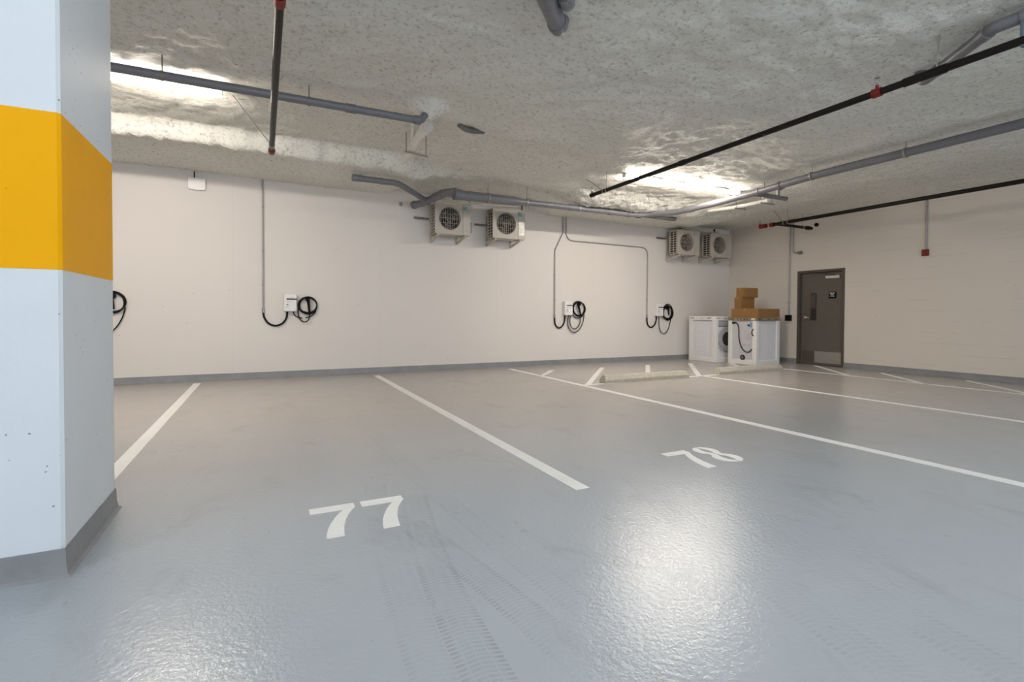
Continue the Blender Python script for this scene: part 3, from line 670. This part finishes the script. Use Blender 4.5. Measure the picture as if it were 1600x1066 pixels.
# ------------------------------------------------------------------ wall chargers
def charger(x, z0, label, loops, tails, conn, seed):
    """loops: (cx, cz, rx, rz, thick, dy) ; tails: lists of (x, z, dy) ; conn: (x0,z0,x1,z1)"""
    r = empty('wall_charger', (x, YB, z0), label=label, cat='car charger', group='wall chargers')
    b_ = MB().box(-0.105, 0.105, -0.11, 0, 0, 0.31).build('charger_body', 'white_plastic', r, bevel=0.014)
    MB().box(-0.06, 0.106, -0.1135, -0.11, 0.205, 0.226).build('status_bar', 'ink', b_)
    g = MB(); put = lambda ox, oz: (lambda a, b2, c, d: g.box(ox+a, ox+c, -0.1122, -0.11, oz+b2, oz+d))
    glyphs(g, put(-0.06, 0.165), 0.055, 0.010, 5, seed); glyphs(g, put(0.02, 0.165), 0.035, 0.010, 3, seed+1)
    glyphs(g, put(-0.005, 0.238), 0.07, 0.010, 6, seed+5)
    g.box(-0.06, -0.03, -0.1122, -0.11, 0.105, 0.13); glyphs(g, put(-0.07, 0.07), 0.065, 0.012, 5, seed+2)
    g.build('printing', 'ink_grey', b_)
    cx, cz = loops[0][0], loops[0][1]
    # holster hub on the wall
    MB().tube([(cx, 0, cz+0.10), (cx, -0.05, cz+0.10)], 0.038, 16).build('cable_hook', 'rubber', r, smooth=True)
    mb = MB()
    path = [Vector((a, -0.035-d, c)) for a, c, d in tails[0]]
    mb.tube(bez(path), 0.0095, 10)
    for (lx, lz, rx, rz, th, dy) in loops:
        mb.tube([(lx+cos(2*pi*j/36)*rx, -0.03-dy, lz+sin(2*pi*j/36)*rz) for j in range(37)], th, 10, caps=False)
    for t_ in tails[1:]: mb.tube(bez([(a, -0.035-d, c) for a, c, d in t_]), 0.0095, 10)
    mb.build('coiled_cable', 'rubber', r, smooth=True)
    p0 = Vector((conn[0], -0.07, conn[1])); p1 = Vector((conn[2], -0.055, conn[3])); q = p0.lerp(p1, 0.45)
    MB().tube([p0, q, p1], [0.028, 0.024, 0.016], 12).build('plug', 'rubber', r, smooth=True)
    return r
def ring_set(cx, cz, rx, rz, k, jit, seed):
    rd = random.Random(seed); return [(cx+rd.uniform(-jit, jit), cz+rd.uniform(-jit, jit), rx+rd.uniform(-jit, jit), rz+rd.uniform(-jit, jit), 0.0095, 0.012*(i % 3)) for i in range(k)]
charger(0.425, 1.165, 'white wall charger with a tidy round coil, nearest the yellow banded column',
        ring_set(0.295, 0.112, 0.145, 0.145, 6, 0.010, 1),
        [[(0.055, 0.0, 0), (0.065, -0.05, 0), (0.12, -0.10, 0), (0.20, -0.118, 0)],
         [(0.435, 0.05, 0), (0.40, -0.03, 0), (0.33, -0.09, 0), (0.25, -0.112, 0)],
         [(0.155, 0.12, 0.02), (0.13, 0.03, 0.02), (0.135, -0.08, 0.02), (0.18, -0.16, 0.02), (0.24, -0.185, 0.02), (0.30, -0.15, 0.02), (0.318, -0.06, 0.02), (0.315, 0.0, 0.02)]],
        (0.290, 0.245, 0.315, -0.01), 1)
charger(6.15, 1.115, 'white wall charger with loose hanging cable loops, middle of the wall',
        ring_set(0.30, 0.13, 0.165, 0.17, 5, 0.022, 2),
        [[(0.04, 0.0, 0), (0.02, -0.12, 0), (0.03, -0.25, 0), (0.10, -0.36, 0), (0.20, -0.39, 0), (0.32, -0.33, 0), (0.42, -0.18, 0), (0.46, 0.02, 0)],
         [(0.10, 0.0, 0.01), (0.07, -0.1, 0.01), (0.09, -0.24, 0.01), (0.17, -0.31, 0.01), (0.27, -0.28, 0.01), (0.34, -0.17, 0.01), (0.34, -0.04, 0.01)]],
        (0.27, 0.26, 0.35, 0.0), 7)
charger(8.805, 1.10, 'white wall charger with one long hanging loop, next to the washers',
        ring_set(0.30, 0.10, 0.155, 0.17, 6, 0.024, 3),
        [[(0.03, 0.0, 0), (0.03, -0.12, 0), (0.04, -0.28, 0), (0.10, -0.40, 0), (0.20, -0.44, 0), (0.31, -0.36, 0), (0.38, -0.2, 0), (0.42, 0.02, 0)]],
        (0.30, 0.25, 0.33, 0.02), 11)
charger(-2.40, 1.165, 'wall charger mostly hidden behind the column, only its black cable showing',
        ring_set(0.325, 0.13, 0.145, 0.155, 6, 0.010, 4),
        [[(0.05, 0.0, 0), (0.07, -0.15, 0), (0.16, -0.29, 0), (0.26, -0.335, 0), (0.35, -0.27, 0), (0.43, -0.12, 0), (0.475, 0.05, 0)]],
        (0.30, 0.25, 0.33, 0.02), 15)

# ------------------------------------------------------------------ outdoor condenser units on brackets
def ac_unit():
    w, h, d = 0.72, 0.58, 0.29; r = empty('condenser_unit')
    # casing: front plate has a round opening
    mb = MB(); cx, cz, R = 0.295, 0.30, 0.215; seg = 48
    vs = []; fx0, fx1 = 0.0, 0.555
    ring = [(cx+cos(2*pi*j/seg)*R, cz+sin(2*pi*j/seg)*R) for j in range(seg)]
    def onrect(a):
        c_, s_ = cos(a), sin(a); tx = ((fx1-cx) if c_ > 0 else (cx-fx0))/max(abs(c_), 1e-6); tz = ((h-cz) if s_ > 0 else cz)/max(abs(s_), 1e-6); t = min(tx, tz)
        return (cx+c_*t, cz+s_*t)
    outer = [onrect(2*pi*j/seg) for j in range(seg)]
    for (x, z) in ring: vs.append((x, 0, z))
    for (x, z) in outer: vs.append((x, 0, z))
    for (x, z) in ring: vs.append((x, 0.09, z))
    fs = [(j, (j+1) % seg, seg+(j+1) % seg, seg+j) for j in range(seg)]+[(j, (j+1) % seg, 2*seg+(j+1) % seg, 2*seg+j) for j in range(seg)]
    mb.add(vs, fs)
    for (xa, za) in ((0, 0), (0, h), (0.555, 0), (0.555, h)):   # corner fills of the front plate
        js = sorted(range(seg), key=lambda j: (outer[j][0]-xa)**2+(outer[j][1]-za)**2)[:2]
        mb.add([(xa, 0, za), (outer[js[0]][0], 0, outer[js[0]][1]), (outer[js[1]][0], 0, outer[js[1]][1])], [(0, 1, 2)])
    mb.box(fx1+0.006, w, 0.0, d, 0, h)                      # right service end
    mb.box(0, fx1+0.006, 0.02, d, h-0.02, h); mb.box(0, fx1+0.006, 0.005, d, 0, 0.03)
    mb.box(0, 0.02, 0.002, 0.045, 0, h); mb.box(0, 0.02, d-0.03, d, 0, h); mb.box(fx1-0.004, fx1+0.008, 0.03, d, 0, h)
    mb.box(-0.006, w+0.006, -0.008, d+0.004, h, h+0.018)    # lid
    for k_ in range(1, 10): mb.box(0, 0.012, 0.045, d-0.03, h*k_/10-0.008, h*k_/10+0.008)
    mb.box(0, 0.012, d/2-0.008, d/2+0.008, 0, h)
    mb.build('casing', 'ac_case', r)
    MB().box(0.022, 0.03, 0.045, d-0.03, 0.03, h-0.02).build('side_coil', 'ac_dark', r)
    MB().box(0.03, fx1-0.004, d-0.035, d-0.02, 0.03, h-0.02).build('rear_coil', 'ac_dark', r)
    f_ = MB()
    for k_ in range(3):
        a0 = 2*pi*k_/3+0.4; pts = []
        for (rad, da, yy) in ((0.05, -0.3, 0.07), (0.19, -0.55, 0.045), (0.20, 0.0, 0.06), (0.19, 0.45, 0.085), (0.05, 0.5, 0.09)):
            pts.append((cx+cos(a0+da)*rad, yy, cz+sin(a0+da)*rad))
        q = len(pts); f_.add(pts+[(x, y+0.006, z) for x, y, z in pts], [tuple(range(q)), tuple(range(q, 2*q))]+[(i, (i+1) % q, q+(i+1) % q, q+i) for i in range(q)])
    f_.tube([(cx, 0.04, cz), (cx, 0.11, cz)], 0.05, 20); f_.build('fan', 'ac_fan', r)
    g = MB()
    for k_ in range(-4, 5):
        u = k_*0.046
        hh = math.sqrt(max(0.0, R*R-u*u))
        g.tube([(cx+u, -0.012, cz-hh), (cx+u, -0.012, cz+hh)], 0.0035 if k_ % 2 else 0.005, 6)
        if k_ % 2 == 0: g.tube([(cx-hh, -0.010, cz+u), (cx+hh, -0.010, cz+u)], 0.004, 6)
    for q in (0.07, 0.145, R): g.tube([(cx+cos(2*pi*j/32)*q, -0.012, cz+sin(2*pi*j/32)*q) for j in range(33)], 0.0035, 6, caps=False)
    g.build('fan_grille', 'ac_wire', r)
    for s_, x in ((0, 0.03), (1, 0.58)):
        b_ = MB(); b_.box(x, x+0.035, -0.01, 0.44, -0.022, -0.012); b_.box(x, x+0.035, 0.42, 0.443, -0.13, 0.50)
        b_.add([(x+a, y_, z_) for a in (0, 0.035) for (y_, z_) in ((-0.03, -0.012), (0.43, -0.088), (0.43, -0.130), (-0.03, -0.045))], [(0, 1, 2, 3), (4, 5, 6, 7), (0, 1, 5, 4), (1, 2, 6, 5), (2, 3, 7, 6), (3, 0, 4, 7)])
        b_.build('wall_bracket', 'bracket', r, bevel=0.003)
        MB().tube([(x+0.017, 0.05, -0.008), (x+0.017, 0.05, 0.004)], 0.02, 10).build('rubber_foot', 'rubber', r)
    return r
proto = ac_unit()
index_kids()
AC = [(2.935, 9.343, 2.665, 'wall condenser unit left of the pair over the bays, beneath the thick drain fitting'),
      (4.135, 9.343, 2.665, 'wall condenser unit with silver foil strip, right of the pair over the bays'),
      (9.02, 9.343, 2.605, 'wall condenser unit left of the pair in the corner above the washers'),
      (10.13, 9.343, 2.605, 'wall condenser unit tight in the corner beside the wall with the door')]
for i, (x, y, z, lab) in enumerate(AC):
    o = proto if i == 0 else copy_tree(proto)
    o.location = (x, y, z); tag(o, lab, 'condenser unit', 'condenser units on wall brackets')
    if i < 2:
        t = MB().box(0.565, 0.655, -0.0015, 0.0, 0.47, 0.565).build('badge', 'teal', o); MB().tube([(0.585, -0.003, 0.522), (0.585, -0.001, 0.522)], 0.016, 3).build('badge_mark', 'badge_dark', t)
    if i == 1:
        mb = MB()
        for k_ in range(5): mb.box(0.575, 0.70, -0.004, -0.001, 0.08+k_*0.075, 0.08+k_*0.075+0.066)
        mb.build('foil_strip', 'foil', o)['label'] = 'silver foil strip'
# refrigerant lines and small isolators around the units
for (x, z, lab) in ((3.76, 2.78, 'grey isolator box with pipe on the wall between the two bay condenser units'), (4.96, 2.80, 'slim grey isolator box on the wall right of the foil strip condenser unit')):
    o = empty('isolator', (x, YB, z), label=lab, cat='switch box')
    MB().box(-0.06, 0.06, -0.09, 0, 0, 0.22).build('switch_body', 'grey_pvc' if x < 4 else 'galv', o, bevel=0.006)
    MB().tube(fillet([(-0.01, -0.05, 0.22), (-0.01, -0.05, 0.42), (0.03, -0.05, 0.50), (0.03, -0.05, 0.66)], 0.05), 0.011, 10).build('cable_tail', 'rubber', o, smooth=True)
for i, (x, z, lab) in enumerate(((2.73, 3.0, 'short ribbed pipe stub on the wall left of the first bay condenser unit'), (4.0, 2.97, 'short ribbed pipe stub on the wall between the two bay condenser units'), (8.82, 3.03, 'short ribbed pipe stub on the wall left of the corner condenser units'))):
    mb = MB().tube([(x-0.10, YB-0.05, z), (x+0.20, YB-0.05, z)], 0.017, 10)
    for k_ in range(5): mb.tube([(x-0.08+k_*0.04, YB-0.05, z), (x-0.065+k_*0.04, YB-0.05, z)], 0.024, 10)
    tag(mb.build('pipe_stub', 'rod', smooth=True), lab, 'pipe')
o = MB().tube(fillet([(2.98, 9.30, 3.30), (3.55, 9.28, 3.275), (4.62, 9.25, 3.31), (4.70, 9.3, 3.34)], 0.06), 0.021, 12).build('refrigerant_pipe', 'bracket', smooth=True)
tag(o, 'pale beige pipe running over the tops of the two bay condenser units', 'pipe')
o = MB().tube([(9.20, 9.40, 3.27), (10.45, 9.40, 3.23)], 0.022, 12).build('refrigerant_pipe', 'bracket', smooth=True)
tag(o, 'pale beige pipe running over the tops of the corner condenser units', 'pipe')
MB().tube([(10.30, 9.40, 3.22), (10.30, 9.40, 3.31)], 0.024, 10).build('pipe_clamp', 'rubber', o)

# ------------------------------------------------------------------ wrapped washer and dryer
def foam_frame(mb, w, d, h, b_=0.075, t=0.03, top=0.085):
    """corner posts and rims of the foam packing around a box w x d x h, origin at front-left bottom"""
    for (x0, x1) in ((-t, b_), (w-b_, w+t)):
        for (y0, y1) in ((-t, b_), (d-b_, d+t)): mb.box(x0, x1, y0, y1, 0, h)
    mb.box(b_, w-b_, -t, 0.01, 0, 0.10); mb.box(b_, w-b_, d-0.01, d+t, 0, 0.10)
    mb.box(-t, 0.01, b_, d-b_, 0, 0.10); mb.box(w-0.01, w+t, b_, d-b_, 0, 0.10)
# washer: side panel faces the chargers (-X), door faces the bays (-Y)
wx, wy, ww, wd, wh = 9.70, 8.79, 0.68, 0.78, 0.99
ws = empty('washing_machine', (wx, wy, 0), label='white foam wrapped front loading washer with its round door half hidden by the dryer', cat='washing machine')
cab = MB().box(0, ww, 0, wd, 0.04, wh).build('cabinet', 'appl', ws, bevel=0.012)
MB().box(-0.006, 0.0, 0.18, wd-0.14, 0.17, 0.86).build('side_emboss', 'appl', cab, bevel=0.003)
MB().box(-0.011, -0.005, 0.24, wd-0.20, 0.23, 0.80).build('inner_emboss', 'appl', cab, bevel=0.003)
mb = MB(); foam_frame(mb, ww, wd, wh+0.02); mb.build('foam_corner_posts', 'eps', ws, bevel=0.008)
lid = MB().box(-0.034, ww+0.034, -0.034, wd+0.034, 1.00, 1.105).build('packing_lid', 'eps', ws, bevel=0.006)
g = MB()
def put_x(ox, oz): return lambda a, b2, c, d: g.box(-0.0355, -0.034, ox-c, ox-a, oz+b2, oz+d)
def put_y(ox, oz): return lambda a, b2, c, d: g.box(ox+a, ox+c, -0.0355, -0.034, oz+b2, oz+d)
glyphs(g, put_x(0.76, 1.045), 0.13, 0.022, 7, 21); glyphs(g, put_x(0.42, 1.035), 0.035, 0.038, 1, 22); glyphs(g, put_x(0.35, 1.035), 0.03, 0.035, 1, 23)
glyphs(g, put_x(0.23, 1.035), 0.15, 0.035, 4, 24); glyphs(g, put_y(0.0, 1.045), 0.14, 0.022, 7, 21); glyphs(g, put_y(0.25, 1.035), 0.08, 0.035, 2, 25)
g.build('lid_printing', 'ink', lid)
pan = MB().box(0.07, ww-0.05, -0.008, 0.0, 0.87, 0.975).build('control_panel', 'grey_ring', ws, bevel=0.003)
MB().box(0.09, ww-0.09, -0.012, -0.008, 0.855, 0.868).build('panel_slot', 'ink', pan)
dr = MB().disc_ring((0.355, -0.045, 0.56), YD, 0.165, 0.275, 0.045, 40).build('porthole_door', 'grey_ring', ws, smooth=True)
vs = []; rings = ((0.168, -0.035), (0.14, -0.05), (0.09, -0.060), (0.03, -0.064))
for (q, yy) in rings: vs += [(0.355+cos(2*pi*j/32)*q, yy, 0.56+sin(2*pi*j/32)*q) for j in range(32)]
fs = [(i*32+j, i*32+(j+1) % 32, (i+1)*32+(j+1) % 32, (i+1)*32+j) for i in range(3) for j in range(32)]+[tuple(range(96, 128))]
MB().add(vs, fs).build('door_glass', 'dark_glass', dr, smooth=True)
MB().tube([(0.355+cos(a)*0.315, -0.012, 0.56+sin(a)*0.315) for a in [radians(195+150*j/24) for j in range(25)]], 0.006, 8).build('door_seam', 'ink_grey', ws)
# dryer with its back (hose, vent) facing the chargers
dx, dy, dw, dd, dh = 9.985, 7.895, 0.80, 0.68, 1.0
dr_ = empty('tumble_dryer', (dx, dy, 0), radians(3.2), label='white foam wrapped dryer turned back outward, power cord on show, boxes on top', cat='dryer')
cab = MB().box(0, dw, 0, dd, 0.04, dh).build('cabinet', 'appl', dr_, bevel=0.010)
for k_ in range(9): MB().box(0.14+k_*0.062, 0.16+k_*0.062, -0.004, 0, 0.15, 0.93).build('side_rib', 'appl', cab, bevel=0.0018)
bk = MB().box(-0.008, 0, 0.05, dd-0.05, 0.12, 0.97).build('back_sheet', 'appl_back', dr_, bevel=0.003)
MB().prism([(0.14+0.36*u_, 0.14+0.62*v_) for u_, v_ in ((0, .25), (.15, .1), (.4, 0), (.8, .02), (1, .2), (1, .8), (.8, 1), (.25, 1), (0, .8))], 0, 0.006).build('back_cover', 'appl_back', bk, bevel=0.002).matrix_local = Matrix(((0, 0, 1, -0.015), (1, 0, 0, 0.0), (0, 1, 0, 0.12), (0, 0, 0, 1)))
mb = MB(); foam_frame(mb, dw, dd, dh+0.005); mb.build('foam_corner_posts', 'eps', dr_, bevel=0.008)
def bp(u, z, o=0.03): return (-o, dd-u, z)      # u measured from the far edge as seen
cord = [bp(0.12, 0.955), bp(0.19, 0.95), bp(0.235, 0.90), bp(0.26, 0.78), bp(0.265, 0.62), bp(0.30, 0.46), bp(0.37, 0.34), bp(0.46, 0.285), bp(0.54, 0.30), bp(0.60, 0.36)]
MB().tube(bez(cord), 0.011, 10).build('power_cord', 'ink', dr_, smooth=True)
MB().tube([bp(0.09, 0.95), bp(0.15, 0.955)], 0.024, 10).build('plug', 'ink', dr_, smooth=True)
MB().tube(bez([bp(0.63, 0.82), bp(0.60, 0.76), bp(0.61, 0.69), bp(0.64, 0.66)]), 0.012, 10).build('short_hose', 'ink', dr_, smooth=True)
MB().tube([bp(0.50, 0.90, 0.02), bp(0.50, 0.90, 0.01)], 0.022, 16).build('hose_inlet', 'ink', dr_)
vt = MB().disc_ring(bp(0.355, 0.155, 0.024), XD, 0.0, 0.062, 0.012, 28).build('exhaust_vent', 'ink', dr_, smooth=True)
for k_ in range(4):
    a = pi*k_/4; c_ = Vector(bp(0.355, 0.155, 0.027)); dv = Vector((0, cos(a), sin(a)))*0.055; MB().tube([c_-dv, c_+dv], 0.003, 6).build('vent_spoke', 'ink_grey', vt)
MB().box(-0.020, -0.009, dd-0.66, dd-0.53, 0.86, 0.965).build('blue_label', 'blue_label', dr_)
g = MB()
for (u_, z_, w_, k_) in ((0.40, 0.75, 0.06, 4), (0.41, 0.70, 0.14, 8), (0.41, 0.66, 0.12, 7), (0.41, 0.62, 0.15, 9), (0.41, 0.58, 0.13, 8), (0.36, 0.44, 0.20, 10), (0.40, 0.29, 0.16, 9)):
    glyphs(g, (lambda a, b2, c, d: g.box(-0.0165, -0.0152, dd-u_-c, dd-u_-a, z_+b2, z_+d)), w_, 0.014, k_, int(u_*100+z_*90))
g.build('back_printing', 'ink_grey', bk)
g = MB().box(-0.036, dw+0.036, -0.036, dd+0.036, 1.005, 1.075)
glyphs(g, (lambda a, b2, c, d: g.box(-0.0375, -0.036, 0.66-c, 0.66-a, 1.03+b2, 1.03+d, 1)), 0.13, 0.020, 7, 31)
for q_, (u_, w_, k_) in enumerate(((0.46, 0.04, 1), (0.38, 0.04, 1), (0.29, 0.12, 3), (0.13, 0.03, 1))):
    glyphs(g, (lambda a, b2, c, d: g.box(-0.0375, -0.036, u_-c, u_-a, 1.022+b2, 1.022+d, 1)), w_, 0.034, k_, 40+q_)
for q_, (u_, w_, k_) in enumerate(((0.03, 0.13, 7), (0.36, 0.05, 1), (0.44, 0.05, 1), (0.62, 0.12, 4))):
    glyphs(g, (lambda a, b2, c, d: g.box(u_+a, u_+c, -0.0375, -0.036, 1.025+b2, 1.025+d, 1)), w_, 0.028, k_, 50+q_)
tr = g.build('cardboard_tray', ['card_print', 'ink'], dr_); tr['label'] = 'printed brown cardboard tray'
MB().box(-0.0385, -0.036, 0.005, 0.10, 1.018, 1.066).build('cream_label', 'cream_label', tr)
# boxes on top
def carton(name, x, y, z, w, d, h, rz, label, tape=True):
    o = MB().box(0, w, 0, d, 0, h).build(name, 'card', bevel=0.003); o.location = (x, y, z); o.rotation_euler = (0, 0, radians(rz))
    tag(o, label, 'cardboard box', 'cardboard boxes on the dryer')
    MB().box(-0.0015, w+0.0015, d/2-0.025, d/2+0.025, h-0.04, h+0.001).build('tape', 'card_light', o)
    MB().box(0.004, w-0.004, -0.002, 0.0005, h-0.012, h-0.005).build('flap_edge', 'card_light', o)
    return o
carton('cardboard_box', 10.02, 7.87, 1.078, 0.78, 0.70, 0.205, 3.2, 'wide flat brown carton lying directly on the dryer')
carton('cardboard_box', 10.06, 8.36, 1.285, 0.46, 0.19, 0.265, 1, 'brown carton on the wide flat carton, middle of the stack')
carton('cardboard_box', 10.075, 8.33, 1.552, 0.50, 0.19, 0.225, -1, 'brown carton topmost of the stack on the dryer')
index_kids()
